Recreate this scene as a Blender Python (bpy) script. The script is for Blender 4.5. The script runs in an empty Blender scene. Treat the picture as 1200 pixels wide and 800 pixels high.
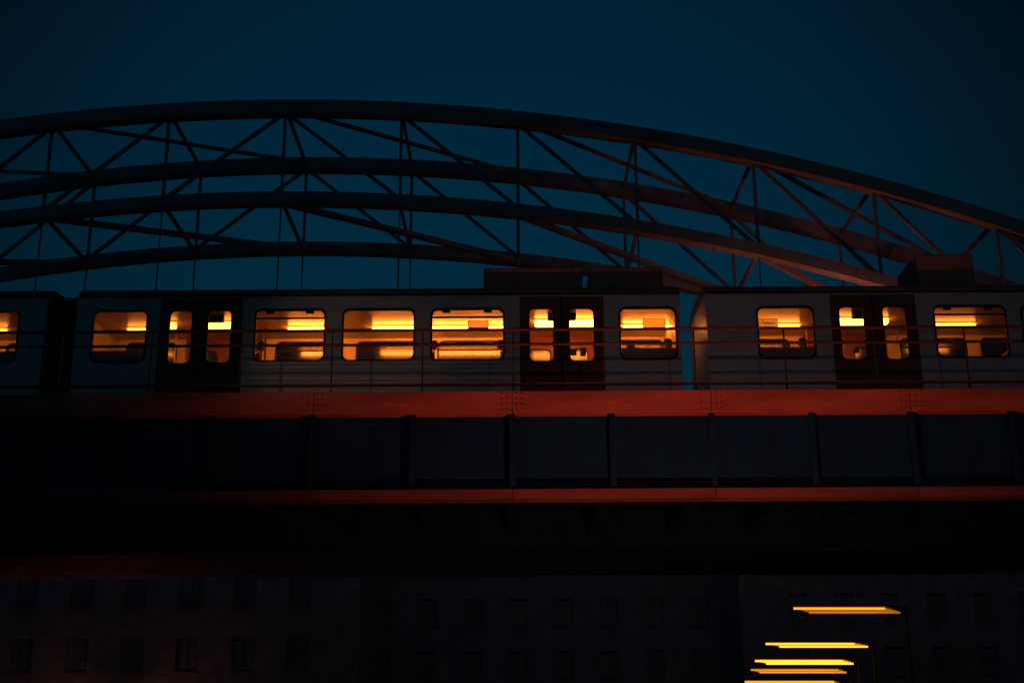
import bpy, bmesh, math, random
from mathutils import Vector, Matrix
random.seed(7)
R = math.radians
sc = bpy.context.scene
col = sc.collection

# ------------------------------------------------------------------ camera
PITCH, ROLL, F = R(16.7), R(-0.33), 1500.0          # F: focal length in photo pixels (1200 wide)
cam_d = bpy.data.cameras.new('camera'); cam = bpy.data.objects.new('camera', cam_d); col.objects.link(cam)
cam_d.sensor_width = 36.0; cam_d.lens = F / 1200 * 36; cam_d.clip_start = 0.1; cam_d.clip_end = 3000
ROT = Matrix.Rotation(R(90) + PITCH, 3, 'X') @ Matrix.Rotation(ROLL, 3, 'Z')
EYE = Vector((0, 0, 1.6))
cam.matrix_world = Matrix.Translation(EYE) @ ROT.to_4x4()
sc.camera = cam

# ------------------------------------------------------------------ sky, dusk: the sun has set behind the photographer
w = bpy.data.worlds.new('World'); sc.world = w; w.use_nodes = True
nt = w.node_tree; nt.nodes.clear()
sky = nt.nodes.new('ShaderNodeTexSky'); sky.sky_type = 'NISHITA'; sky.sun_disc = False
sky.sun_elevation = R(-0.9); sky.sun_rotation = R(183); sky.air_density = 1.0; sky.dust_density = 0.3; sky.ozone_density = 2.2
tint = nt.nodes.new('ShaderNodeMix'); tint.data_type = 'RGBA'; tint.blend_type = 'MULTIPLY'
tint.inputs[0].default_value = 1.0; tint.inputs[7].default_value = (0.02, 0.60, 0.72, 1)
bg = nt.nodes.new('ShaderNodeBackground'); bg.inputs[1].default_value = 0.15
out = nt.nodes.new('ShaderNodeOutputWorld')
# radial vignette painted into the sky: palest ahead, dimming to the sides
tcw = nt.nodes.new('ShaderNodeTexCoord'); dotn = nt.nodes.new('ShaderNodeVectorMath'); dotn.operation = 'DOT_PRODUCT'
dotn.inputs[1].default_value = Vector((-0.02, math.cos(R(19)), math.sin(R(19)))).normalized()
gl_ = nt.nodes.new('ShaderNodeMapRange'); gl_.interpolation_type = 'SMOOTHSTEP'
gl_.inputs[1].default_value = math.cos(R(26)); gl_.inputs[2].default_value = math.cos(R(3)); gl_.inputs[3].default_value = 0.36; gl_.inputs[4].default_value = 1.0
nt.links.new(tcw.outputs['Generated'], dotn.inputs[0]); nt.links.new(dotn.outputs['Value'], gl_.inputs[0])
glow_mul = nt.nodes.new('ShaderNodeVectorMath'); glow_mul.operation = 'SCALE'
nt.links.new(sky.outputs[0], tint.inputs[6]); nt.links.new(tint.outputs[2], glow_mul.inputs[0]); nt.links.new(gl_.outputs[0], glow_mul.inputs['Scale'])
nt.links.new(glow_mul.outputs[0], bg.inputs[0]); nt.links.new(bg.outputs[0], out.inputs[0])

vs = sc.view_settings; vs.view_transform = 'Standard'; vs.look = 'None'; vs.exposure = 0.0; vs.gamma = 1.0
sc.cycles.use_denoising = True
sc.cycles.max_bounces = 8; sc.cycles.diffuse_bounces = 5; sc.cycles.transparent_max_bounces = 16
sc.cycles.sample_clamp_indirect = 6.0

SODIUM = (1.0, 0.16, 0.08)
AMBER = (1.0, 0.45, 0.09)

# ------------------------------------------------------------------ helpers
def at(px, py, Y):
    """photo pixel -> the point on that ray at ground distance Y (the distance of the surface it lies on)"""
    d = ROT @ Vector(((px - 600) / F, (400 - py) / F, -1.0))
    return EYE + d * (Y / d.y)
def zy(py, Y): return at(600, py, Y).z
def xp(px, Y, py=390): return at(px, py, Y).x

MATS = {}
def mat(name, c, rough=0.6, metal=0.0, var=0.25, scale=3.0, stretch=(1, 1, 1), bump=0.0, emis=None, es=0.0, spec=0.5, fine=40.0):
    if name in MATS: return MATS[name]
    m = bpy.data.materials.new(name); m.use_nodes = True; t = m.node_tree; b = t.nodes['Principled BSDF']
    b.inputs['Roughness'].default_value = rough; b.inputs['Metallic'].default_value = metal
    b.inputs['Specular IOR Level'].default_value = spec
    tc = t.nodes.new('ShaderNodeTexCoord'); mp = t.nodes.new('ShaderNodeMapping'); mp.inputs['Scale'].default_value = stretch
    t.links.new(tc.outputs['Object'], mp.inputs[0])
    n = t.nodes.new('ShaderNodeTexNoise'); n.inputs['Scale'].default_value = scale; n.inputs['Detail'].default_value = 6; n.inputs['Roughness'].default_value = 0.65
    t.links.new(mp.outputs[0], n.inputs['Vector'])
    cr = t.nodes.new('ShaderNodeValToRGB'); cr.color_ramp.elements[0].position = 0.3; cr.color_ramp.elements[1].position = 0.7
    lo = [max(0, x * (1 - var)) for x in c]; hi = [min(1, x * (1 + var)) for x in c]
    cr.color_ramp.elements[0].color = (*lo, 1); cr.color_ramp.elements[1].color = (*hi, 1)
    t.links.new(n.outputs[0], cr.inputs[0]); t.links.new(cr.outputs[0], b.inputs['Base Color'])
    mr = t.nodes.new('ShaderNodeMapRange'); mr.inputs[3].default_value = max(0.05, rough - 0.12); mr.inputs[4].default_value = min(1, rough + 0.15)
    t.links.new(n.outputs[0], mr.inputs[0]); t.links.new(mr.outputs[0], b.inputs['Roughness'])
    if bump:
        n2 = t.nodes.new('ShaderNodeTexNoise'); n2.inputs['Scale'].default_value = fine; n2.inputs['Detail'].default_value = 4
        t.links.new(mp.outputs[0], n2.inputs['Vector'])
        bp = t.nodes.new('ShaderNodeBump'); bp.inputs['Strength'].default_value = bump; bp.inputs['Distance'].default_value = 0.02
        t.links.new(n2.outputs[0], bp.inputs['Height']); t.links.new(bp.outputs[0], b.inputs['Normal'])
    if emis:
        b.inputs['Emission Color'].default_value = (*emis, 1); b.inputs['Emission Strength'].default_value = es
    MATS[name] = m; return m

def glass(name, tintc=(0.9, 0.9, 0.9), refl=0.06, rough=0.05):
    if name in MATS: return MATS[name]
    m = bpy.data.materials.new(name); m.use_nodes = True; t = m.node_tree; t.nodes.clear()
    tr = t.nodes.new('ShaderNodeBsdfTransparent'); tr.inputs[0].default_value = (*tintc, 1)
    gl = t.nodes.new('ShaderNodeBsdfGlossy'); gl.inputs['Roughness'].default_value = rough
    nz = t.nodes.new('ShaderNodeTexNoise'); nz.inputs['Scale'].default_value = 5
    tc = t.nodes.new('ShaderNodeTexCoord'); t.links.new(tc.outputs['Object'], nz.inputs['Vector'])
    mr = t.nodes.new('ShaderNodeMapRange'); mr.inputs[3].default_value = refl * 0.6; mr.inputs[4].default_value = refl * 1.5
    t.links.new(nz.outputs[0], mr.inputs[0])
    mx = t.nodes.new('ShaderNodeMixShader'); t.links.new(mr.outputs[0], mx.inputs[0])
    t.links.new(tr.outputs[0], mx.inputs[1]); t.links.new(gl.outputs[0], mx.inputs[2])
    o = t.nodes.new('ShaderNodeOutputMaterial'); t.links.new(mx.outputs[0], o.inputs[0])
    MATS[name] = m; return m

def obj(name, me, m=None, parent=None, loc=None):
    if isinstance(me, bmesh.types.BMesh):
        b = me; me = bpy.data.meshes.new(name); b.to_mesh(me); b.free()
    o = bpy.data.objects.new(name, me); col.objects.link(o)
    if m is not None and not me.materials: me.materials.append(m)
    if parent is not None: o.parent = parent
    if loc is not None: o.location = loc
    return o
def empty(name, loc=(0, 0, 0), parent=None):
    o = bpy.data.objects.new(name, None); col.objects.link(o); o.location = loc; o.empty_display_size = 0.2
    if parent: o.parent = parent
    return o
def tag(o, label, cat, group=None):
    o['label'] = label; o['category'] = cat
    if group: o['group'] = group
    return o
def struct(o): o['kind'] = 'structure'; return o

def bbox(bm, x0, x1, y0, y1, z0, z1, bev=0.0):
    r = bmesh.ops.create_cube(bm, size=1.0, matrix=Matrix.Translation(((x0 + x1) / 2, (y0 + y1) / 2, (z0 + z1) / 2)) @ Matrix.Diagonal((x1 - x0, y1 - y0, z1 - z0, 1)))
    if bev:
        es = list({e for v in r['verts'] for e in v.link_edges})
        bmesh.ops.bevel(bm, geom=es, offset=bev, segments=2, affect='EDGES', profile=0.5)
    return bm
def box(name, x0, x1, y0, y1, z0, z1, m, parent=None, bev=0.0):
    bm = bmesh.new(); bbox(bm, x0, x1, y0, y1, z0, z1, bev); return obj(name, bm, m, parent)

def bar(bm, a, b, wx, wz, up=Vector((0, 0, 1))):
    """rectangular bar from a to b"""
    a, b = Vector(a), Vector(b); d = (b - a); L = d.length; d.normalize()
    s = d.cross(up)
    if s.length < 1e-4: s = d.cross(Vector((0, 1, 0)))
    s.normalize(); u = s.cross(d)
    M = Matrix((( s.x * wx, d.x * L, u.x * wz, (a.x + b.x) / 2), (s.y * wx, d.y * L, u.y * wz, (a.y + b.y) / 2), (s.z * wx, d.z * L, u.z * wz, (a.z + b.z) / 2), (0, 0, 0, 1)))
    bmesh.ops.create_cube(bm, size=1.0, matrix=M); return bm
def barobj(name, a, b, wx, wz, m, parent=None, **k):
    bm = bmesh.new(); bar(bm, a, b, wx, wz, **k); return obj(name, bm, m, parent)
def tube(bm, a, b, r0, r1=None, seg=12):
    a, b = Vector(a), Vector(b); d = b - a; L = d.length
    q = Vector((0, 0, 1)).rotation_difference(d.normalized()).to_matrix().to_4x4()
    bmesh.ops.create_cone(bm, cap_ends=True, segments=seg, radius1=r0, radius2=r0 if r1 is None else r1, depth=L, matrix=Matrix.Translation((a + b) / 2) @ q)
    return bm
def tubeobj(name, a, b, r0, m, parent=None, r1=None, seg=12):
    bm = bmesh.new(); tube(bm, a, b, r0, r1, seg)
    for f in bm.faces: f.smooth = len(f.verts) == 4
    return obj(name, bm, m, parent)

def rrect(x0, x1, z0, z1, r, n=5):
    if r <= 0: return [(x0, z0), (x1, z0), (x1, z1), (x0, z1)]
    p = []
    for cx, cz, a0 in ((x1 - r, z1 - r, 0), (x0 + r, z1 - r, 90), (x0 + r, z0 + r, 180), (x1 - r, z0 + r, 270)):
        for i in range(n + 1):
            a = R(a0 + 90 * i / n); p.append((cx + r * math.cos(a), cz + r * math.sin(a)))
    return p
def panel(name, polys, y, thick, m, parent=None):
    """upright sheet in the XZ plane: first outline minus the others, from y to y + thick"""
    cu = bpy.data.curves.new('tmp', 'CURVE'); cu.dimensions = '2D'; cu.fill_mode = 'BOTH'; cu.extrude = thick / 2
    for p in polys:
        s = cu.splines.new('POLY'); s.points.add(len(p) - 1); s.use_cyclic_u = True
        for q, (a, b) in zip(s.points, p): q.co = (a, b, 0, 1)
    to = bpy.data.objects.new('tmp', cu); col.objects.link(to)
    dg = bpy.context.evaluated_depsgraph_get()
    me = bpy.data.meshes.new_from_object(to.evaluated_get(dg)); me.name = name
    bpy.data.objects.remove(to); bpy.data.curves.remove(cu)
    for v in me.vertices: v.co = (v.co.x, y + thick / 2 - v.co.z, v.co.y)
    me.materials.clear()
    return obj(name, me, m, parent)

def lamp_light(name, kind, loc, energy, color, parent=None, target=None, size=0.15, angle=90, blend=0.6):
    l = bpy.data.lights.new(name, kind); l.energy = energy; l.color = color; l.shadow_soft_size = size
    if kind == 'SPOT': l.spot_size = R(angle); l.spot_blend = blend
    o = bpy.data.objects.new(name, l); col.objects.link(o)
    if parent: o.parent = parent
    o.location = loc
    if target is not None:
        wl = Vector(loc) + (parent.location if parent else Vector())
        o.rotation_euler = (Vector(target) - wl).to_track_quat('-Z', 'Y').to_euler()
    return o

# ------------------------------------------------------------------ materials
STEEL = mat('brushed_steel', (0.46, 0.52, 0.55), 0.42, 0.35, 0.18, 1.2, (0.4, 1, 3), bump=0.04)
STEELR = mat('ribbed_steel', (0.52, 0.55, 0.56), 0.34, 0.4, 0.2, 1.5, (0.3, 1, 3), bump=0.03)
DOORRED = mat('door_red_paint', (0.17, 0.022, 0.02), 0.4, 0.0, 0.2, 2.0, bump=0.02)
ROOFM = mat('roof_grey', (0.14, 0.14, 0.15), 0.65, 0.0, 0.35, 2.0, (0.5, 1, 1), bump=0.1)
RUBBER = mat('black_rubber', (0.012, 0.012, 0.013), 0.7, 0.0, 0.3, 8)
CREAM = mat('cream_lining', (0.62, 0.51, 0.24), 0.45, 0.0, 0.12, 2.5)
CEIL = mat('ceiling_panel', (0.48, 0.37, 0.19), 0.3, 0.0, 0.15, 2.0, (0.3, 2, 1))
FLOORM = mat('car_floor', (0.10, 0.09, 0.08), 0.5, 0.0, 0.3, 6)
SEATM = mat('seat_fabric', (0.20, 0.055, 0.03), 0.85, 0.0, 0.4, 14, bump=0.1)
SEATSH = mat('seat_shell', (0.38, 0.30, 0.22), 0.45, 0.0, 0.2, 3)
DARKP = mat('dark_plastic', (0.02, 0.02, 0.022), 0.45, 0.0, 0.3, 5)
POLEM = mat('grab_pole', (0.6, 0.45, 0.12), 0.3, 0.4, 0.15, 4)
PANE = glass('window_glass', (0.94, 0.92, 0.88), 0.04)
FPANE = glass('tinted_window_glass', (0.30, 0.27, 0.24), 0.10, 0.15)
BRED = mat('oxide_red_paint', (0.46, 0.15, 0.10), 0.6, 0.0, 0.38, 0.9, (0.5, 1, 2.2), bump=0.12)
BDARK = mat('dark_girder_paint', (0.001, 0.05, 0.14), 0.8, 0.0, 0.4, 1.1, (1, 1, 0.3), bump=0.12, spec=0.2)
RAILM = mat('railing_paint', (0.13, 0.065, 0.055), 0.55, 0.1, 0.3, 2.5, bump=0.05)
ARCHM = mat('arch_steel_paint', (0.27, 0.38, 0.42), 0.75, 0.0, 0.35, 0.5, bump=0.1, spec=0.2)
CONC = mat('concrete', (0.22, 0.21, 0.20), 0.9, 0.0, 0.3, 1.2, bump=0.2, spec=0.2)
ASPH = mat('asphalt', (0.05, 0.05, 0.052), 0.85, 0.0, 0.35, 1.0, bump=0.3, spec=0.3)
GROUND = mat('packed_earth', (0.07, 0.065, 0.06), 0.95, 0.0, 0.35, 0.3, bump=0.2, spec=0.1)
POST = mat('lamp_post_paint', (0.02, 0.022, 0.025), 0.6, 0.0, 0.25, 3)
LBODY = mat('lamp_housing', (0.12, 0.12, 0.12), 0.5, 0.2, 0.2, 3)

def glow(name, color, s):
    return mat(name, (0.9, 0.9, 0.85), 0.5, 0.0, 0.02, 3, emis=color, es=s)
def STRIP(s): return glow('saloon_tube_%.2f' % s, (1.0, 0.25, 0.03), 30.0 * s)
def DSTRIP(s): return glow('vestibule_tube_%.2f' % s, (1.0, 0.26, 0.033), 27.0 * s)

# ------------------------------------------------------------------ ground, road
g = box('ground', -900, 900, -300, 1800, -1.0, 0.0, GROUND); struct(g)
rd = box('road', -9, 1.5, -60, 140, -0.5, 0.004, ASPH); struct(rd)
pv = box('pavement', 1.67, 7.0, -60, 140, -0.5, 0.125, CONC); struct(pv)
pv = box('pavement', -13.0, -9.17, -60, 140, -0.5, 0.125, CONC); struct(pv)
for a, b in ((1.5, 1.665), (-9.165, -9.0)):
    k = box('kerb', a, b, -60, 140, -0.5, 0.14, CONC, bev=0.012); struct(k)

# ------------------------------------------------------------------ railway viaduct: plate girder seen from the street
YF = 25.0                                                   # front of the edge beam
Zt, Zb = zy(458, YF), zy(484, YF)                           # edge beam
Zw0, Zw1 = zy(584, YF), zy(572.5, YF)                       # bottom flange
via = empty('railway_viaduct', (0, YF, 0))
tag(via, 'steel plate girder railway viaduct with rust red edge beam carrying the train', 'viaduct')
def vp(o): o.parent = via; o.matrix_parent_inverse = Matrix.Translation((0, -YF, 0)); return o
XL, XR, PL = -40.0, 40.0, 4.0
n = int((XR - XL) / PL)
# edge beam plates with butt joints, shared mesh; bolt rows on each plate
bm = bmesh.new(); bbox(bm, 0.006, PL - 0.006, 0, 0.36, Zb, Zt, 0.008); me_plate = bpy.data.meshes.new('edge_plate'); bm.to_mesh(me_plate); bm.free(); me_plate.materials.append(BRED)
bm = bmesh.new()
for xx in (0.10, 0.2, PL - 0.2, PL - 0.10):
    for k in range(4):
        z = Zb + (Zt - Zb) * (0.14 + 0.24 * k)
        bmesh.ops.create_cone(bm, cap_ends=True, segments=6, radius1=0.022, radius2=0.016, depth=0.03, matrix=Matrix.Translation((xx, -0.012, z)) @ Matrix.Rotation(R(90), 4, 'X'))
me_bolt = bpy.data.meshes.new('bolt_group'); bm.to_mesh(me_bolt); bm.free(); me_bolt.materials.append(BRED)
bm = bmesh.new(); bbox(bm, 0.005, PL - 0.005, 0, 0.5, Zw0, Zw1, 0.006); me_fl = bpy.data.meshes.new('bottom_flange'); bm.to_mesh(me_fl); bm.free(); me_fl.materials.append(mat('dirty_oxide_paint', (0.17, 0.075, 0.06), 0.7, 0.0, 0.4, 0.8, (0.5, 1, 2), bump=0.15))  # flange colour darkened to offset the stronger floodlight falling on it
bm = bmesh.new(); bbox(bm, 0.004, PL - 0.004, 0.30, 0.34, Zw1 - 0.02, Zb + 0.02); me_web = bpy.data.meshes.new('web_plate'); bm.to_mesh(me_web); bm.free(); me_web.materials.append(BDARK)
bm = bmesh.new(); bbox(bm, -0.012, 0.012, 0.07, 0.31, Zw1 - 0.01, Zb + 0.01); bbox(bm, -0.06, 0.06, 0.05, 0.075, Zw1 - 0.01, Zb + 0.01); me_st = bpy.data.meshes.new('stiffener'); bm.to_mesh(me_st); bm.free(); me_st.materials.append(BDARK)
YB = 33.0
for i in range(n):
    x = XL + i * PL
    o = vp(obj('edge_plate', me_plate)); o.location = (x, YF, 0)
    b2 = obj('bolt_group', me_bolt, parent=o); b2['kind'] = 'stuff'
    o = vp(obj('bottom_flange', me_fl)); o.location = (x, YF, 0)
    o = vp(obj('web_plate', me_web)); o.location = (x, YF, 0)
    for dx in (0.0, 2.0):
        o = vp(obj('stiffener', me_st)); o.location = (x + dx, YF, 0)
    for dx in (0.0, 2.0):                                   # cross girders under the deck
        o = vp(box('cross_girder', x + dx - 0.12, x + dx + 0.12, YF + 0.36, YB - 0.36, Zw1 + 0.15, 6.88, BDARK))
vp(box('deck_slab', XL, XR, YF + 0.37, YB - 0.37, 6.9, 7.2, BDARK))
vp(box('walkway', XL, XR, YF + 0.34, YF + 1.5, 7.72, 7.8, BDARK))
vp(box('rear_girder', XL, XR, YB - 0.34, YB, Zw0, 8.0, BDARK))
for yy in (28.1, 29.55):
    bm = bmesh.new(); bbox(bm, XL, XR, yy - 0.07, yy + 0.07, 7.2, 7.22); bbox(bm, XL, XR, yy - 0.012, yy + 0.012, 7.22, 7.33); bbox(bm, XL, XR, yy - 0.036, yy + 0.036, 7.33, 7.37)
    vp(obj('rail', bm, mat('rail_steel', (0.2, 0.17, 0.15), 0.35, 0.8)))
for px_ in (-19, 19):                                       # piers outside the picture
    for yy in (26.0, 32.0):
        bm = bmesh.new(); bbox(bm, px_ - 0.45, px_ + 0.45, yy - 0.45, yy + 0.45, 0, Zw0 - 0.2, 0.03); bbox(bm, px_ - 0.7, px_ + 0.7, yy - 0.7, yy + 0.7, Zw0 - 0.2, Zw0 - 0.004, 0.02); bbox(bm, px_ - 0.8, px_ + 0.8, yy - 0.8, yy + 0.8, -0.3, 0.5, 0.03)
        vp(obj('pier', bm, CONC))

# guard railing on the edge beam
rl = empty('guard_railing', (0, YF + 0.2, Zt)); tag(rl, 'two-rail metal guard railing on top of the viaduct edge beam', 'railing')
def rp(o): o.parent = rl; o.matrix_parent_inverse = Matrix.Translation((0, -(YF + 0.2), -Zt)); return o
YR = YF + 0.2
zr1, zr2, zr3 = zy(386.2, YR), zy(403.2, YR), zy(450.5, YR)
for z, r in ((zr1, 0.034), (zr2, 0.03)):
    bm = bmesh.new(); tube(bm, (XL, YR, z), (XR, YR, z), r, seg=10)
    for f in bm.faces: f.smooth = len(f.verts) == 4
    rp(obj('rail', bm, RAILM))
rp(box('toe_board', XL, XR, YR - 0.03, YR, zr3 - 0.03, zr3 + 0.03, RAILM))
x = xp(73.5, YR); stp = xp(179, YR) - x
bm = bmesh.new(); bbox(bm, -0.016, 0.016, -0.008, 0.032, Zt + 0.005, zr1 - 0.02); bbox(bm, -0.06, 0.06, -0.07, 0.07, Zt + 0.001, Zt + 0.016); me_p = bpy.data.meshes.new('post'); bm.to_mesh(me_p); bm.free(); me_p.materials.append(mat('post_paint', (0.02, 0.03, 0.04), 0.7))
i = -14
while x + i * stp < XR:
    if x + i * stp > XL:
        o = rp(obj('post', me_p)); o.location = (x + i * stp, YR + 0.004, 0)
    i += 1

# ------------------------------------------------------------------ train
Y0, Y1 = 27.5, 30.15
ZW0, ZW1 = zy(421, Y0), zy(361.5, Y0)
ZG, ZB, ZF, ZC = zy(344, Y0), 7.95, 8.62, 10.72
YS, YD = 29.1, 28.72                                        # saloon light line, vestibule light line
def X(px): return xp(px, Y0)

def window(root, l, r, side, hopper=False, z0=None, z1=None):
    z0 = ZW0 if z0 is None else z0; z1 = ZW1 if z1 is None else z1
    y = Y0 if side == 0 else Y1
    d = 1 if side == 0 else -1
    ya, yb = (y - 0.012, y + 0.075) if side == 0 else (y - 0.075, y + 0.012)
    gk = panel('window', [rrect(l - 0.03, r + 0.03, z0 - 0.03, z1 + 0.03, 0.17), rrect(l + 0.012, r - 0.012, z0 + 0.012, z1 - 0.012, 0.14)], ya, yb - ya, RUBBER, root)
    yp = y + d * 0.03
    panel('pane', [rrect(l + 0.005, r - 0.005, z0 + 0.005, z1 - 0.005, 0.13)], yp - 0.003, 0.006, PANE if side == 0 else FPANE, gk)
    if hopper:
        zt = zy(371, Y0) if side == 0 else z1 - 0.2
        box('transom_bar', l + 0.012, r - 0.012, y + d * 0.02 - 0.02, y + d * 0.02 + 0.02, zt - 0.017, zt + 0.017, RUBBER, gk)
        for f in (0.2, 0.78):
            xx = l + (r - l) * f
            box('latch', xx - 0.09, xx + 0.09, y + d * 0.05 - 0.02, y + d * 0.05 + 0.02, z1 - 0.075, z1 - 0.01, DARKP, gk)
    return gk

def rail_car(label, x0, x1, wins, doors, ribs=None, ac=(), lights=(), dlights=(), ends=(0.04, 0.04)):
    """x in world metres; wins [(l, r, hopper)]; doors [(l, r, [(wl, wr), ...])]"""
    cx = (x0 + x1) / 2
    root = empty('rail_car', (cx, (Y0 + Y1) / 2, 7.37)); tag(root, label, 'train car', 'coupled cars of the passing train')
    inv = Matrix.Translation((-cx, -(Y0 + Y1) / 2, -7.37))
    before = set(o.name for o in col.objects)
    RP = root
    dt, db = ZG - 0.07, ZF - 0.16
    holes = [rrect(l, r, ZW0, ZW1, 0.15) for l, r, h in wins] + [rrect(l, r, db, dt, 0.05) for l, r, w_ in doors]
    lholes = [rrect(l - 0.03, r + 0.03, ZW0 - 0.03, ZW1 + 0.03, 0.15) for l, r, h in wins] + [rrect(l - 0.06, r + 0.06, ZF + 0.001, ZC - 0.001, 0) for l, r, w_ in doors]
    for side in (0, 1):
        yy = Y0 if side == 0 else Y1 - 0.04
        panel('side_panel', [rrect(x0, x1, ZB, ZG, 0)] + holes, yy, 0.04, STEEL, RP)
        yl = Y0 + 0.045 if side == 0 else Y1 - 0.07
        panel('interior_lining', [rrect(x0 + 0.06, x1 - 0.06, ZF, ZC, 0)] + lholes, yl, 0.025, CREAM, RP)
        for l, r, h in wins: window(RP, l, r, side, h)
        for l, r, ww in doors:
            mid = (l + r) / 2
            ysd = Y0 + 0.036 if side == 0 else Y1 - 0.046
            box('door_seal', mid - 0.022, mid + 0.022, ysd, ysd + 0.0095, db, dt, RUBBER, RP)
            for j, (wl, wr) in enumerate(ww):
                a, b = (l - 0.04, mid - 0.002) if j == 0 else (mid + 0.002, r + 0.04)
                yd = Y0 + 0.046 if side == 0 else Y1 - 0.081
                z1 = ZW1 + 0.01 if side == 0 else ZW1 - 0.22
                lf = panel('door', [rrect(a, b, db - 0.03, dt + 0.03, 0), rrect(wl, wr, ZW0 - 0.03, z1, 0.12)], yd, 0.035, DOORRED, RP)
                panel('pane', [rrect(wl - 0.004, wr + 0.004, ZW0 - 0.034, z1 + 0.004, 0.12)], yd + 0.014, 0.006, PANE if side == 0 else FPANE, lf)
                panel('window_seal', [rrect(wl - 0.025, wr + 0.025, ZW0 - 0.055, z1 + 0.025, 0.14), rrect(wl + 0.006, wr - 0.006, ZW0 - 0.024, z1 - 0.006, 0.11)], yd - 0.006, 0.047, RUBBER, lf)
    if ribs:
        for (a, b) in ((422, 425.8), (427.3, 430.6), (431.8, 437.4), (438.8, 444.6), (446.0, 452.2), (453.8, 460), (461.5, 468)):
            box('rib', ribs[0], ribs[1], Y0 - 0.018, Y0 - 0.001, zy(b, Y0), zy(a, Y0), STEELR, RP, bev=0.006)
    # belt trim and gutter
    box('gutter', x0, x1, Y0 - 0.03, Y0 - 0.001, ZG - 0.035, ZG, RUBBER, RP)
    # roof
    N = 22; prof = []
    yc, hw = (Y0 + Y1) / 2, (Y1 - Y0) / 2
    for i in range(N + 1):
        a = math.pi * i / N; c, s = math.cos(a), math.sin(a)
        prof.append((yc - hw * math.copysign(abs(c) ** 0.62, c), ZG + 0.001 + 0.30 * abs(s) ** 0.9))
    bm = bmesh.new()
    va = [bm.verts.new((x0, y, z)) for y, z in prof]; vb = [bm.verts.new((x1, y, z)) for y, z in prof]
    for i in range(N):
        f = bm.faces.new((va[i], va[i + 1], vb[i + 1], vb[i])); f.smooth = True
    bm.faces.new(va[::-1]); bm.faces.new(vb); bm.faces.new((va[0], vb[0], vb[-1], va[-1]))
    bmesh.ops.recalc_face_normals(bm, faces=bm.faces)
    rf = obj('roof', bm, ROOFM, RP)
    for a, b, zt in ac:
        u = box('air_conditioning_unit', a, b, 28.05, 29.6, ZG + 0.1, zt, ROOFM, rf, bev=0.06)
    # floor, ceiling, ends
    box('floor', x0 + 0.05, x1 - 0.05, Y0 + 0.045, Y1 - 0.045, ZF - 0.12, ZF - 0.003, FLOORM, RP)
    box('ceiling', x0 + 0.06, x1 - 0.06, Y0 + 0.071, Y1 - 0.071, ZC + 0.002, ZC + 0.03, CEIL, RP)
    # coving between far wall and ceiling
    for (a, b) in ((x0, x0 + 0.05), (x1 - 0.05, x1)):
        box('end_wall', a, b, Y0 + 0.042, Y1 - 0.042, ZB, ZG - 0.002, STEEL, RP)
    box('end_lining', x0 + 0.052, x0 + 0.07, Y0 + 0.072, Y1 - 0.072, ZF, ZC, CREAM, RP)
    box('end_lining', x1 - 0.07, x1 - 0.052, Y0 + 0.072, Y1 - 0.072, ZF, ZC, CREAM, RP)
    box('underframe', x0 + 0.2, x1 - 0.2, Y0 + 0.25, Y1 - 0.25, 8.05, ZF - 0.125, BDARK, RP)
    # bogies
    for bx in (x0 + 2.4, x1 - 2.4):
        if x1 - x0 < 6: continue
        bg_ = box('bogie', bx - 1.3, bx + 1.3, 28.0, 29.65, 7.75, 8.0, BDARK, RP, bev=0.03)
        for wx in (-0.9, 0.9):
            for wy in (28.1, 29.55):
                tubeobj('wheel', (bx + wx, wy - 0.06, 7.76), (bx + wx, wy + 0.06, 7.76), 0.38, mat('wheel_steel', (0.1, 0.09, 0.085), 0.5, 0.6), bg_, seg=24)
    # lights
    for a, b, ls in lights:
        h = box('ceiling_light', a - 0.05, b + 0.05, YS - 0.10, YS + 0.10, ZC - 0.012, ZC + 0.001, CREAM, RP)
        bm = bmesh.new(); tube(bm, (a, YS, ZC - 0.075), (b, YS, ZC - 0.075), 0.05, seg=12)
        obj('tube', bm, STRIP(ls), h)
    for a, b, ls in dlights:
        h = box('ceiling_light', a - 0.04, b + 0.04, YD - 0.14, YD + 0.14, ZC - 0.012, ZC + 0.001, CREAM, RP)
        bm = bmesh.new(); bbox(bm, a, b, YD - 0.11, YD + 0.11, ZC - 0.13, ZC - 0.014, 0.03)
        obj('diffuser', bm, DSTRIP(ls), h)
    # vestibule fittings
    for l, r, ww in doors:
        mid = (l + r) / 2
        bx0, bx1 = mid - 0.30, mid + 0.36
        box('display_box', bx0, bx1, 28.12, 28.24, zy(375, 28.15), ZC - 0.002, DARKP, RP, bev=0.01)
        for xx in (l - 0.12, r + 0.12):
            for yy in (28.25, 29.4):
                tubeobj('grab_pole', (xx, yy, ZF), (xx, yy, ZC), 0.018, POLEM, RP)
    return root

def fix_parents():
    """children were built in world coordinates: keep them there under their moved roots"""
    for o in col.objects:
        if o.parent is not None and o.parent.name.split('.')[0] == 'rail_car':
            o.matrix_parent_inverse = Matrix.Translation(-o.parent.location)

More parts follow.
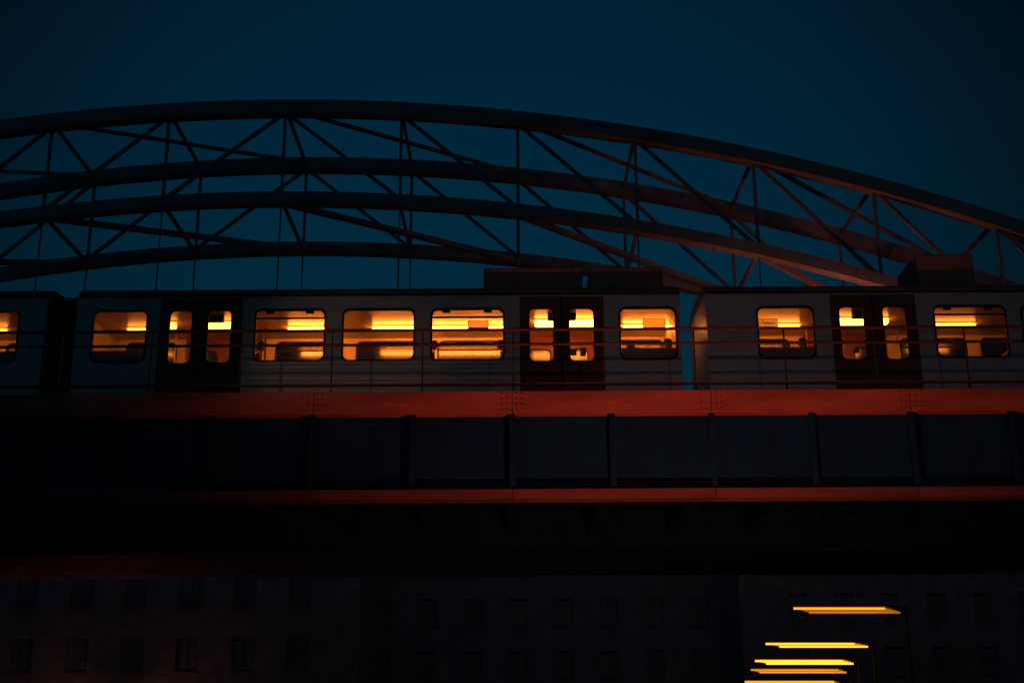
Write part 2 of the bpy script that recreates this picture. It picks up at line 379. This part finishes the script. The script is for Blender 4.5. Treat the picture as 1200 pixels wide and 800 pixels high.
def fx(px, Y, py=385): return xp(px, Y, py)
DW = lambda a, b: (X(a), X(b))
carB = rail_car('middle steel train car with ribbed side panel, three wide windows between two red double doors',
    X(88), X(798),
    [(X(108.5), X(171), False), (X(299), X(380), True), (X(402), X(485), False), (X(506), X(590), True), (X(727), X(792.5), False)],
    [(X(186), X(283), [DW(197.5, 223.5), DW(242.5, 269.5)]), (X(609), X(708), [DW(620.5, 648.5), DW(667.5, 696)])],
    ribs=(X(294), X(598)), ac=[(X(566), X(686), zy(313, 28.05)), (X(694), X(783), zy(313, 28.05))],
    lights=[(fx(150, YS), fx(178, YS), 0.4), (fx(338, YS), fx(392, YS), 1.25), (fx(437, YS), fx(604, YS), 1.3), (fx(730, YS), fx(792, YS), 1.25)],
    dlights=[(fx(190, YD), fx(206, YD), 0.35), (fx(240, YD), fx(276, YD), 0.6), (fx(627, YD), fx(700, YD), 1.0)])
carA = rail_car('last visible train car at the left picture edge, one dim window showing',
    X(-330), X(52), [(X(-45), X(20.5), False), (X(-260), X(-178), False)],
    [(X(-158), X(-62), [DW(-147, -120), DW(-100, -73)])],
    lights=[(fx(-60, YS), fx(8, YS), 0.35)], dlights=[(fx(-140, YD), fx(-80, YD), 0.35)])
carC = rail_car('right hand train car with pale card sign in its first window',
    X(829), X(1560), [(X(889), X(954), False), (X(1097), X(1180), True), (X(1200), X(1284), False), (X(1306), X(1390), True)],
    [(X(975), X(1076), [DW(986, 1014.5), DW(1037, 1064)]), (X(1410), X(1508), [DW(1420, 1448), DW(1467, 1496)])],
    ac=[(X(1092), X(1162), zy(300, 28.05))],
    lights=[(fx(884, YS), fx(937, YS), 0.75), (fx(1093, YS), fx(1143, YS), 0.45), (fx(1240, YS), fx(1390, YS), 0.4)],
    dlights=[(fx(982, YD), fx(1020, YD), 0.6), (fx(1036, YD), fx(1041, YD), 0.5)])

# benches along the end windows (their backs hide the foot of the glass)
def bench(car, l, r, y=408):
    b = box('bench_back', l - 0.1, r + 0.1, Y0 + 0.11, Y0 + 0.17, ZF + 0.45, zy(y, Y0 + 0.11), SEATSH, car, bev=0.015)
    box('bench_seat', l - 0.1, r + 0.1, Y0 + 0.18, Y0 + 0.62, ZF + 0.38, ZF + 0.46, SEATM, car, bev=0.02)
for c, a, b in ((carA, -45, 22), (carB, 107, 172), (carB, 726, 793), (carC, 888, 955)): bench(c, X(a), X(b))
# paired transverse seats
def seat(car, x, d, y0, y1):
    s = box('seat', min(x, x + d * 0.46), max(x, x + d * 0.46), y0, y1, ZF + 0.36, ZF + 0.46, SEATM, car, bev=0.03)
    box('backrest', min(x, x - d * 0.07), max(x, x - d * 0.07), y0, y1, ZF + 0.42, ZF + 1.12, SEATSH, s, bev=0.03)
    box('seat_leg', x + d * 0.2 - 0.03, x + d * 0.2 + 0.03, (y0 + y1) / 2 - 0.03, (y0 + y1) / 2 + 0.03, ZF, ZF + 0.36, DARKP, s)
for px_ in (391, 495):
    for y0, y1 in ((Y0 + 0.13, Y0 + 1.0), (Y1 - 0.98, Y1 - 0.13)):
        seat(carB, X(px_) - 0.1, -1, y0, y1); seat(carB, X(px_) + 0.1, 1, y0, y1)
for y0, y1 in ((Y0 + 0.13, Y0 + 1.0), (Y1 - 0.98, Y1 - 0.13)):
    seat(carB, X(297), 1, y0, y1); seat(carB, X(594), -1, y0, y1); seat(carC, X(1190), -1, y0, y1); seat(carC, X(1090), 1, y0, y1)

# hung cards and posters
BOARDFR = mat('board_frame', (0.16, 0.09, 0.04), 0.5)
def board(car, name, px0, px1, py0, py1, Y, m):
    a, b = at(px0, py1, Y), at(px1, py0, Y)
    z1 = min(b.z, ZC - 0.01)
    o = box(name, a.x, b.x, Y - 0.006, Y + 0.006, a.z, z1, m, car)
    panel('frame', [rrect(a.x - 0.012, b.x + 0.012, a.z - 0.012, z1 + 0.006, 0), rrect(a.x + 0.003, b.x - 0.003, a.z + 0.003, z1 - 0.004, 0)], Y - 0.009, 0.018, BOARDFR, o)
    return o
def acrylic(name, c):
    m = bpy.data.materials.new(name); m.use_nodes = True; t = m.node_tree; b = t.nodes['Principled BSDF']
    n_ = t.nodes.new('ShaderNodeTexNoise'); n_.inputs['Scale'].default_value = 9
    cr = t.nodes.new('ShaderNodeValToRGB'); cr.color_ramp.elements[0].color = (*[x * 0.8 for x in c], 1); cr.color_ramp.elements[1].color = (*c, 1)
    tc = t.nodes.new('ShaderNodeTexCoord'); t.links.new(tc.outputs['Object'], n_.inputs['Vector']); t.links.new(n_.outputs[0], cr.inputs[0])
    tl = t.nodes.new('ShaderNodeBsdfTranslucent'); mx = t.nodes.new('ShaderNodeMixShader'); mx.inputs[0].default_value = 0.85
    t.links.new(cr.outputs[0], b.inputs['Base Color']); t.links.new(cr.outputs[0], tl.inputs[0])
    t.links.new(b.outputs[0], mx.inputs[1]); t.links.new(tl.outputs[0], mx.inputs[2]); t.links.new(mx.outputs[0], t.nodes['Material Output'].inputs[0])
    return m
YEL, WHT, PNK = acrylic('yellow_card', (0.95, 0.9, 0.5)), acrylic('pale_card', (0.9, 0.95, 0.9)), acrylic('pink_card', (0.97, 0.85, 0.8))
k = board(carB, 'advert_board', 754, 779, 373.5, 384, 28.5, YEL)
board(carB, 'advert_board', 549, 572, 376, 384, 28.5, PNK)
k = board(carC, 'card_sign', 889, 910.5, 373.5, 385, 28.5, WHT)
INK = mat('dark_ink', (0.03, 0.05, 0.03), 0.7)
bm = bmesh.new(); rr = random.Random(3)
for j in range(4):                                          # two rows of scribbled strokes on the card
    a = at(893 + j * 3.8, 379 + rr.uniform(-0.6, 0.6), 28.49); b = at(895.4 + j * 3.8, 377 + rr.uniform(-1, 1), 28.49)
    bar(bm, (a.x, 28.491, a.z), (b.x, 28.491, b.z), 0.004, 0.022)
    c = at(897.0 + j * 3.8, 380 + rr.uniform(-0.5, 0.5), 28.49); bar(bm, (b.x, 28.491, b.z), (c.x, 28.491, c.z), 0.004, 0.018)
obj('lettering', bm, INK, k)
# stickers on the right leaf of the second door
for (a, b, c, d, nm) in ((664.5, 675, 409.5, 416, (0.35, 0.55, 0.1)), (677.5, 686, 407.5, 416.5, (0.75, 0.6, 0.15))):
    o = board(carB, 'sticker', a + 3, b, c, d, Y0 + 0.05, mat('sticker_%d' % int(a), nm, 0.6, var=0.3, scale=20))
o = board(carC, 'sticker', 1001.5, 1006, 407, 413, Y0 + 0.05, MATS['sticker_664'])

# gangway bellows between the two left cars, coupler at the right gap
bm = bmesh.new()
xa, xb = X(52), X(88); nb = 9
for i in range(nb):
    a = xa + (xb - xa) * i / nb; b = xa + (xb - xa) * (i + 0.8) / nb
    bbox(bm, a, b, Y0 + 0.25 - 0.06 * (i % 2), Y1 - 0.25 + 0.06 * (i % 2), 8.3, ZG + 0.05, 0.02)
bbox(bm, xa, xb, Y0 + 0.3, Y1 - 0.3, 8.35, ZG)
gw = obj('gangway_bellows', bm, RUBBER); tag(gw, 'black folded gangway bellows joining the two left train cars', 'gangway')
bm = bmesh.new(); xa, xb = X(798), X(829)
bbox(bm, xa + 0.004, xb - 0.004, 28.7, 28.95, 8.15, 8.4, 0.03); tube(bm, ((xa + xb) / 2 - 0.12, 28.82, 8.28), ((xa + xb) / 2 + 0.12, 28.82, 8.28), 0.22)
cp = obj('coupler', bm, DARKP); tag(cp, 'dark steel coupler in the open gap between middle and right cars', 'coupler')
fix_parents()

# ------------------------------------------------------------------ passengers
def person(label, x, y, face, coat, hair, lean=0.0, skin=(0.5, 0.28, 0.18), seat_z=ZF + 0.46):
    """seated, facing +x or -x (face = 1 / -1)"""
    def P(f, s, z): return (f, s, z)                        # forward, side, up from the seat
    V = [P(0, 0, .12), P(-.03, 0, .32), P(-.02 + lean * .5, 0, .50), P(0.0 + lean, 0, .60), P(.02 + lean, 0, .68)]
    Rr = [(.15, .13), (.14, .11), (.15, .11), (.06, .06), (.055, .055)]
    E = [(0, 1), (1, 2), (2, 3), (3, 4)]
    def add(p, r, frm):
        V.append(p); Rr.append((r, r)); E.append((frm, len(V) - 1)); return len(V) - 1
    for s in (-1, 1):
        a = add(P(-.01 + lean * .6, s * .17, .54), .065, 2); a = add(P(.03 + lean * .5, s * .22, .28), .048, a); a = add(P(.25, s * .16, .20), .036, a); a = add(P(.33, s * .13, .19), .03, a)
        palm = add(P(.37, s * .12, .185), .028, a)
        for k_, (dx, ds) in enumerate(((.075, -.035), (.085, -.012), (.08, .012), (.065, .034))):
            f1 = add(P(.37 + dx * .55, s * .12 + ds, .185), .0095, palm); add(P(.37 + dx, s * .12 + ds, .165), .0085, f1)
        f1 = add(P(.385, s * .12 - s * .045, .18), .010, a); add(P(.41, s * .12 - s * .05, .17), .009, f1)
        l = add(P(.06, s * .10, .07), .095, 0); l = add(P(.42, s * .12, .06), .07, l); l = add(P(.43, s * .12, -.20), .055, l); l = add(P(.43, s * .12, -.40), .04, l); add(P(.56, s * .13, -.43), .035, l)
    me = bpy.data.meshes.new('person'); me.from_pydata(V, E, [])
    to = bpy.data.objects.new('tmp', me); col.objects.link(to)
    mod = to.modifiers.new('s', 'SKIN'); mod.use_smooth_shade = True
    for v, r in zip(me.skin_vertices[0].data, Rr): v.radius = r
    me.skin_vertices[0].data[0].use_root = True
    sb = to.modifiers.new('d', 'SUBSURF'); sb.levels = 1
    bpy.context.view_layer.update()
    dg = bpy.context.evaluated_depsgraph_get()
    body = bpy.data.meshes.new_from_object(to.evaluated_get(dg)); bpy.data.objects.remove(to)
    bm = bmesh.new(); bm.from_mesh(body); bpy.data.meshes.remove(body)
    n0 = len(bm.verts)
    hc = Vector((.035 + lean, 0, .80))
    r = bmesh.ops.create_uvsphere(bm, u_segments=20, v_segments=14, radius=1.0)
    for v in r['verts']:
        c = v.co.copy(); zz = c.z
        jaw = 1 - 0.25 * max(0, -zz)
        v.co = hc + Vector((c.x * .098 * jaw, c.y * .076 * jaw, c.z * .118))
        if c.x > 0.9 and -0.35 < zz < 0.15 and abs(c.y) < 0.25: v.co.x += .02 * (0.25 - abs(c.y)) / .25   # nose
        if c.x > 0.7 and 0.1 < zz < 0.3 and 0.2 < abs(c.y) < 0.55: v.co.x -= .012                            # eye sockets
    for s in (-1, 1):                                       # ears and eyes
        bmesh.ops.create_icosphere(bm, subdivisions=1, radius=1, matrix=Matrix.Translation(hc + Vector((0, s * .078, -.005))) @ Matrix.Diagonal((.02, .01, .032, 1)))
        bmesh.ops.create_icosphere(bm, subdivisions=1, radius=.011, matrix=Matrix.Translation(hc + Vector((.082, s * .03, .018))))
    bmesh.ops.create_cube(bm, size=1, matrix=Matrix.Translation(hc + Vector((.086, 0, -.06))) @ Matrix.Diagonal((.012, .04, .008, 1)))
    for f in bm.faces:
        f.smooth = True; c = f.calc_center_median()
        f.material_index = 1 if (c.z > .63 or (c.x > .345 and c.z > .12 and abs(c.y) < .2 and c.z < .26)) else 0
    o = obj('person', bm); o.data.materials.append(coat); o.data.materials.append(mat('skin_%.2f' % skin[0], skin, 0.55, var=0.1))
    bm = bmesh.new(); bmesh.ops.create_uvsphere(bm, u_segments=20, v_segments=14, radius=1.0)
    rng = random.Random(label)
    for v in bm.verts:
        c = v.co.copy(); v.co = hc + Vector((c.x * .112 - .008, c.y * .090, c.z * .128 + .006)) + Vector((rng.uniform(-.004, .004), rng.uniform(-.004, .004), rng.uniform(-.004, .004)))
    bmesh.ops.delete(bm, geom=[v for v in bm.verts if (v.co.x - hc.x > .035 and v.co.z - hc.z < .055) or v.co.z - hc.z < -.08], context='VERTS')
    for f in bm.faces: f.smooth = True
    obj('hair', bm, hair, o)
    o.location = (x, y, seat_z); o.rotation_euler = (0, 0, 0 if face > 0 else math.pi)
    tag(o, label, 'person'); return o
CO1, CO2, CO3 = mat('navy_coat', (0.018, 0.02, 0.03), 0.9, var=0.4), mat('rust_coat', (0.25, 0.06, 0.03), 0.85, var=0.3), mat('grey_coat', (0.07, 0.065, 0.06), 0.9, var=0.3)
H1, H2 = mat('dark_hair', (0.012, 0.009, 0.007), 0.6), mat('brown_hair', (0.05, 0.025, 0.012), 0.6)
ys = Y0 + 0.40
person('passenger in dark coat at left side of the third wide window', X(506), ys, 1, CO1, H2)
person('passenger in rust coat at right side of the third wide window', X(591) , ys, -1, CO2, H2, 0.05)
person('dark haired passenger leaning at right end of window beside the car gap', X(792), ys + 0.1, -1, CO1, H1, 0.1, seat_z=ZF + 0.50)
person('passenger low at left end of window beside the car gap', X(737), ys + 0.1, 1, CO2, H2, 0.05, seat_z=ZF + 0.42)
person('passenger in rust coat at right end of window with the card sign', X(950), ys + 0.1, -1, CO2, H1, 0.05, seat_z=ZF + 0.50)
person('passenger at left edge of the first wide window with hopper', X(301), ys, 1, CO3, H2, 0.0)

# ------------------------------------------------------------------ trussed arch bridge behind
D1, D2 = 60.0, 67.0
xc = at(335, 128, D1).x
zU, zL = at(335, 128, D1).z, at(335, 234, D1).z
K = 0.0050
XA0, XA1 = xc - 60, xc + 60
ab = empty('arch_bridge', (xc, (D1 + D2) / 2, 0)); tag(ab, 'dark trussed steel arch bridge rising behind the train', 'bridge')
def ap(o): o.parent = ab; o.matrix_parent_inverse = Matrix.Translation((-xc, -(D1 + D2) / 2, 0)); return o
def zU_(x): return zU - K * (x - xc) ** 2
def zL_(x): return zL - K * 1.02 * (x - xc) ** 2
def chord(name, fz, Y, wy, hz):
    bm = bmesh.new(); NS = 60; ring = []
    for i in range(NS + 1):
        x = XA0 + (XA1 - XA0) * i / NS; z = fz(x)
        ring.append([bm.verts.new(p) for p in ((x, Y - wy / 2, z - hz / 2), (x, Y + wy / 2, z - hz / 2), (x, Y + wy / 2, z + hz / 2), (x, Y - wy / 2, z + hz / 2))])
    for i in range(NS):
        for k in range(4):
            bm.faces.new((ring[i][k], ring[i][(k + 1) % 4], ring[i + 1][(k + 1) % 4], ring[i + 1][k]))
    bm.faces.new(ring[0][::-1]); bm.faces.new(ring[-1]); bmesh.ops.recalc_face_normals(bm, faces=bm.faces)
    return ap(obj(name, bm, ARCHM))
PAN = 6.0
nodes = [XA0 + PAN * i for i in range(21)]
for Y in (D1, D2):
    chord('upper_chord', zU_, Y, 0.7, 0.75); chord('lower_chord', zL_, Y, 0.7, 0.62)
    s = 0
    for i, x in enumerate(nodes):
        ap(barobj('web_post', (x, Y, zL_(x) + 0.25), (x, Y, zU_(x) - 0.3), 0.15, 0.15, ARCHM))
        if i + 1 < len(nodes):
            x2 = nodes[i + 1]
            a, b = ((x, Y, zL_(x) + 0.2), (x2, Y, zU_(x2) - 0.2)) if x < xc else ((x, Y, zU_(x) - 0.2), (x2, Y, zL_(x2) + 0.2))
            ap(barobj('web_diagonal', a, b, 0.17, 0.17, ARCHM))
        if zL_(x) > 11.5:
            ap(tubeobj('hanger', (x, Y, 10.4), (x, Y, zL_(x) - 0.25), 0.045, ARCHM, seg=8))
for i, x in enumerate(nodes):
    ap(barobj('cross_strut', (x, D1 + 0.3, zL_(x)), (x, D2 - 0.3, zL_(x)), 0.16, 0.18, ARCHM))
    ap(barobj('cross_strut', (x, D1 + 0.3, zU_(x)), (x, D2 - 0.3, zU_(x)), 0.16, 0.18, ARCHM))
for i in range(0, len(nodes) - 2, 2):
    x, x2 = nodes[i], nodes[i + 2]
    ap(barobj('lateral_brace', (x, D1 + 0.2, zL_(x) - 0.1), (x2, D2 - 0.2, zL_(x2) - 0.1), 0.28, 0.28, ARCHM))
    ap(barobj('lateral_brace', (x, D1 + 0.2, zU_(x) + 0.1), (x2, D2 - 0.2, zU_(x2) + 0.1), 0.18, 0.18, ARCHM))
ap(box('deck', XA0 - 20, XA1 + 20, D1 - 1.6, D2 + 1.6, 9.2, 10.4, ARCHM))
for x in (XA0 + 1, XA1 - 1):
    ap(box('pier', x - 2, x + 2, D1 - 1.5, D2 + 1.5, -0.5, 9.19, CONC, bev=0.1))

# unseen lamps added on the arch deck to redden the chords, hidden behind the train
def added_deck_lamp(label, x, y, h, energy):
    t = empty('street_lamp', (x, y, 10.4)); tag(t, label, 'street lamp', 'sodium lamps on the arch bridge deck')
    tubeobj('post', (0, 0, 0.002), (0, 0, h), 0.09, POST, t, r1=0.05)
    bm = bmesh.new(); bbox(bm, -0.3, 0.3, -0.16, 0.16, h + 0.0, h + 0.1, 0.04); obj('lamp_head', bm, LBODY, t)
    bm = bmesh.new(); bmesh.ops.create_uvsphere(bm, u_segments=12, v_segments=8, radius=0.16, matrix=Matrix.Translation((0, 0, h + 0.25))); obj('globe', bm, glow('sodium_globe', SODIUM, 6), t)
    lamp_light('bulb', 'POINT', (0, 0, h + 0.45), energy, SODIUM, t, size=0.1)
added_deck_lamp('sodium lamp on arch bridge deck below the right chord, nearest the car gap', at(850, 330, 60.5).x, D1 - 1.0, 9.6, 90)
added_deck_lamp('sodium lamp on arch bridge deck above the right car doors', at(985, 330, 60.5).x, D1 - 1.0, 8.6, 210)
added_deck_lamp('sodium lamp on arch bridge deck near the right picture edge', at(1140, 330, 60.5).x, D1 - 1.0, 7.6, 60)

# ------------------------------------------------------------------ street-lamp blur streaks beyond the viaduct, shaped as long twin-tube lamps on a ramp
LAMPS = [  # photo: left, right of the upper tube, its y; lower tube offset; distance; strengths of upper tube, diffuser, lower tube
    (930, 1037, 712.5, 18, 5.0, 38.0, 2.6, 0.55, 0.45),
    (897.5, 1001, 754.0, 16, 3.2, 40.5, 4.0, 1.2, 4.0),
    (885, 987, 774.0, 13, 3.2, 43.0, 4.6, 4.0, 4.2),
    (880, 982, 784.5, 10, 3.0, 45.5, 1.3, 0.9, 1.1),
    (873, 977, 798.3, 9, 3.0, 48.0, 2.4, 0.8, 0.6)]
words = ['topmost amber twin-tube lamp with a dim lower tube, nearest the viaduct', 'second amber twin-tube lamp from the top, dark slot between its tubes',
         'brightest yellow twin-tube lamp, middle one of the five', 'dull orange twin-tube lamp, fourth from the top', 'lowest amber twin-tube lamp at the bottom picture edge']
rx0, rx1 = 7.9, 13.2
bm = bmesh.new()
def ramp_z(y): return max(0.1, 1.9 - (y - 36.0) * 0.15)
ys_ = [35.0, 36.0, 49.0, 50.0]; top = [1.9, 1.9, 0.1, 0.1]
va = [bm.verts.new((rx0, y, -0.2)) for y in ys_] ; vb = [bm.verts.new((rx1, y, -0.2)) for y in ys_]
ta = [bm.verts.new((rx0, y, z)) for y, z in zip(ys_, top)]; tb = [bm.verts.new((rx1, y, z)) for y, z in zip(ys_, top)]
for i in range(3):
    bm.faces.new((ta[i], tb[i], tb[i + 1], ta[i + 1])); bm.faces.new((va[i], ta[i], ta[i + 1], va[i + 1])); bm.faces.new((tb[i], vb[i], vb[i + 1], tb[i + 1])); bm.faces.new((va[i], va[i + 1], vb[i + 1], vb[i]))
bm.faces.new((va[0], vb[0], tb[0], ta[0])); bm.faces.new((va[3], ta[3], tb[3], vb[3])); bmesh.ops.recalc_face_normals(bm, faces=bm.faces)
struct(obj('ramp', bm, CONC))
for i, (pl, pr, py, ox, oy, D, e1, e2, e3) in enumerate(LAMPS):
    a, b = at(pl, py, D), at(pr, py, D)
    c, d = at(pl + ox, py + oy, D + 0.25), at(pr + ox, py + oy, D + 0.25)
    base = Vector((d.x + 0.16, D + 0.25, ramp_z(D + 0.25)))
    t = empty('strip_street_lamp', base); tag(t, words[i], 'street lamp', 'row of amber strip lamps along the ramp')
    L = lambda v: Vector(v) - base
    a, b, c, d = L(a), L(b), L(c), L(d)
    zt = max(a.z, b.z) + 0.06
    tubeobj('post', (0, 0, 0.002), (0, 0, zt + 0.02), 0.055, POST, t, r1=0.04)
    bm = bmesh.new(); n_ = Vector((0, 0.03, 0.07))
    q = [a + Vector((-.05, -.03, .02)), b + Vector((.05, -.03, .02)), d + Vector((.05, .03, .02)), c + Vector((-.05, .03, .02))]
    lo = [bm.verts.new(v + Vector((0, .012, .03))) for v in q]; hi = [bm.verts.new(v + n_ + Vector((0, 0, .05))) for v in q]
    bm.faces.new(lo); bm.faces.new(hi[::-1])
    for k in range(4): bm.faces.new((lo[k], lo[(k + 1) % 4], hi[(k + 1) % 4], hi[k]))
    bmesh.ops.recalc_face_normals(bm, faces=bm.faces)
    obj('housing', bm, LBODY, t)
    bm = bmesh.new(); vv = [bm.verts.new(v + Vector((0, 0.004, 0.012))) for v in (a, b, d, c)]; bm.faces.new(vv); r = bmesh.ops.extrude_face_region(bm, geom=bm.faces[:])
    for v in r['geom']:
        if isinstance(v, bmesh.types.BMVert): v.co += Vector((0, .01, .012))
    bmesh.ops.recalc_face_normals(bm, faces=bm.faces)
    obj('diffuser', bm, glow('amber_diffuser_%.2f' % e2, (1.0, 0.27, 0.008), e2 * 0.6), t)
    tubeobj('tube', a, b, 0.030, glow('amber_tube_%.2f' % e1, (1.0, 0.36, 0.02), e1 * 0.6), t, seg=10)
    tubeobj('tube', c, d, 0.028, glow('amber_tube_%.2f' % e3, (1.0, 0.36, 0.02), e3 * 0.6), t, seg=10)

# ------------------------------------------------------------------ dark buildings closing the street under the bridges
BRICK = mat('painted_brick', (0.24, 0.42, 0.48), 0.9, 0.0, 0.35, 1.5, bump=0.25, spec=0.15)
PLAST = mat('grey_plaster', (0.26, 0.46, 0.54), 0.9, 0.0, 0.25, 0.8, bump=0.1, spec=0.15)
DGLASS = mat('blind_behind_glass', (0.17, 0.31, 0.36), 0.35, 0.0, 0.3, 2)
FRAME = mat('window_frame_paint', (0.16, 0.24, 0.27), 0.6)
ROOFT = mat('roof_felt', (0.05, 0.05, 0.055), 0.9)
def building(name, label, x0, x1, y, depth, h, wallm, ww=1.3, wh=1.9, px_=3.2, fh=3.6, cat='building'):
    t = empty(name, ((x0 + x1) / 2, y, 0)); tag(t, label, cat)
    inv = Matrix.Translation((-(x0 + x1) / 2, -y, 0))
    def bp(o):
        if o.parent is None: o.parent = t
        if o.parent is t: o.matrix_parent_inverse = inv
        return o
    n_ = int((x1 - x0 - 1.5) // px_); st = (x1 - x0 - n_ * px_) / 2
    rects = []
    fl = int((h - 1.0) // fh)
    for r_ in range(fl):
        for c_ in range(n_):
            xx = x0 + st + c_ * px_ + px_ / 2; zz = 1.1 + r_ * fh
            rects.append((xx - ww / 2, xx + ww / 2, zz, zz + wh))
    bp(panel('wall', [[(x0, -0.2), (x1, -0.2), (x1, h), (x0, h)]] + [rrect(*q, 0) for q in rects], y, 0.35, wallm))
    bp(box('rear_wall', x0, x1, y + 0.36, y + depth, -0.2, h - 0.01, wallm))
    wm = None
    for q in rects:
        if q[2] > 14: continue
        if wm is None:
            f = panel('window', [rrect(0, ww, 0, wh, 0), rrect(0.08, ww / 2 - 0.03, 0.08, wh - 0.08, 0), rrect(ww / 2 + 0.03, ww - 0.08, 0.08, wh - 0.08, 0)], 0.16, 0.06, FRAME)
            p_ = panel('pane', [rrect(0.02, ww - 0.02, 0.02, wh - 0.02, 0)], 0.23, 0.02, DGLASS, f)
            s_ = box('sill', -0.08, ww + 0.08, -0.06, -0.002, -0.1, -0.002, CONC, f)
            wm = (f.data, p_.data, s_.data)
        else:
            f = obj('window', wm[0]); obj('pane', wm[1], parent=f); obj('sill', wm[2], parent=f)
        bp(f); f.location = (q[0], y, q[2])
    rf = bp(box('roof', x0 - 0.3, x1 + 0.3, y - 0.35, y + depth + 0.3, h + 0.002, h + 0.35, ROOFT))
    return t
building('brick_warehouse', 'dark painted brick warehouse at lower left, faintly lit red at street level', -48, -9, 76, 12, 17.6, BRICK)
building('plaster_house', 'dark grey plaster house below the middle of the bridges', -15, 22, 92, 12, 20.5, PLAST)
building('brick_house', 'unlit brick house at lower right behind the amber lamps', 14.6, 58, 84, 12, 19, BRICK, 1.2, 1.8, 3.0, 3.4)

def street_lamp(label, x, y, h, energy, color=SODIUM, group=None):
    t = empty('street_lamp', (x, y, 0)); tag(t, label, 'street lamp', group)
    tubeobj('post', (0, 0, 0), (0, 0, h), 0.08, POST, t, r1=0.045)
    bm = bmesh.new(); bmesh.ops.create_cone(bm, cap_ends=True, segments=16, radius1=0.28, radius2=0.1, depth=0.16, matrix=Matrix.Translation((0, 0, h + 0.42))); obj('lamp_cap', bm, LBODY, t)
    bm = bmesh.new(); bmesh.ops.create_uvsphere(bm, u_segments=14, v_segments=10, radius=0.2, matrix=Matrix.Translation((0, 0, h + 0.17))); obj('globe', bm, glow('sodium_globe', SODIUM, 6), t)
    lamp_light('bulb', 'POINT', (0, -0.32, h + 0.17), energy, color, t, size=0.15)
street_lamp('low sodium street lamp in front of the brick warehouse', -22.5, 73.0, 3.0, 60)

# ------------------------------------------------------------------ added lamps out of view that light the viaduct and train
def floodlight(label, x, y, z, aim, energy, color, angle, blend, mast=0.0, size=0.12):
    t = empty('floodlight', (x, y, z)); tag(t, label, 'floodlight')
    if mast: tubeobj('mast', (0, 0, 0), (0, 0, mast), 0.1, POST, t, r1=0.06)
    else: box('ground_bracket', -0.22, 0.22, -0.12, 0.12, 0.002, 0.12, LBODY, t, bev=0.01)
    d = (Vector(aim) - Vector((x, y, z + mast))).normalized(); q = d.to_track_quat('Y', 'Z').to_matrix().to_4x4()
    hz = mast + 0.32
    M = Matrix.Translation((0, 0, hz)) @ q
    bm = bmesh.new(); bbox(bm, -0.28, 0.28, -0.14, 0.1, -0.17, 0.17, 0.03); bmesh.ops.transform(bm, matrix=M, verts=bm.verts); obj('lamp_head', bm, LBODY, t)
    bm = bmesh.new(); bbox(bm, -0.24, 0.24, 0.101, 0.112, -0.13, 0.13); bmesh.ops.transform(bm, matrix=M, verts=bm.verts); obj('lamp_lens', bm, glow('sodium_globe', SODIUM, 6), t)
    lamp_light('bulb', 'SPOT', Vector((0, 0, hz)) + d * 0.2, energy, color, t, target=aim, size=size, angle=angle, blend=blend)
floodlight('low sodium floodlight on the pavement aimed up at the viaduct', 3.0, 18.6, 0.125, (3.2, 25, 8.0), 1450, SODIUM, 112, 1.0)  # added below the view to redden the edge beam and railing
floodlight('sodium floodlight on a mast behind the photographer', 6.4, -2.0, 0.125, (6.0, 25, 8.2), 620, (1.0, 0.36, 0.25), 50, 1.0, mast=8.6, size=0.5)  # added behind the camera to tint the train side
floodlight('narrow amber spotlight on a mast behind the photographer to the left', -10.5, -3.0, 0.125, (-3.7, 27.5, 9.3), 750, (1.0, 0.42, 0.2), 9.5, 0.7, mast=8.0, size=0.4)  # narrow beam added for the warm patch on the ribbed panel
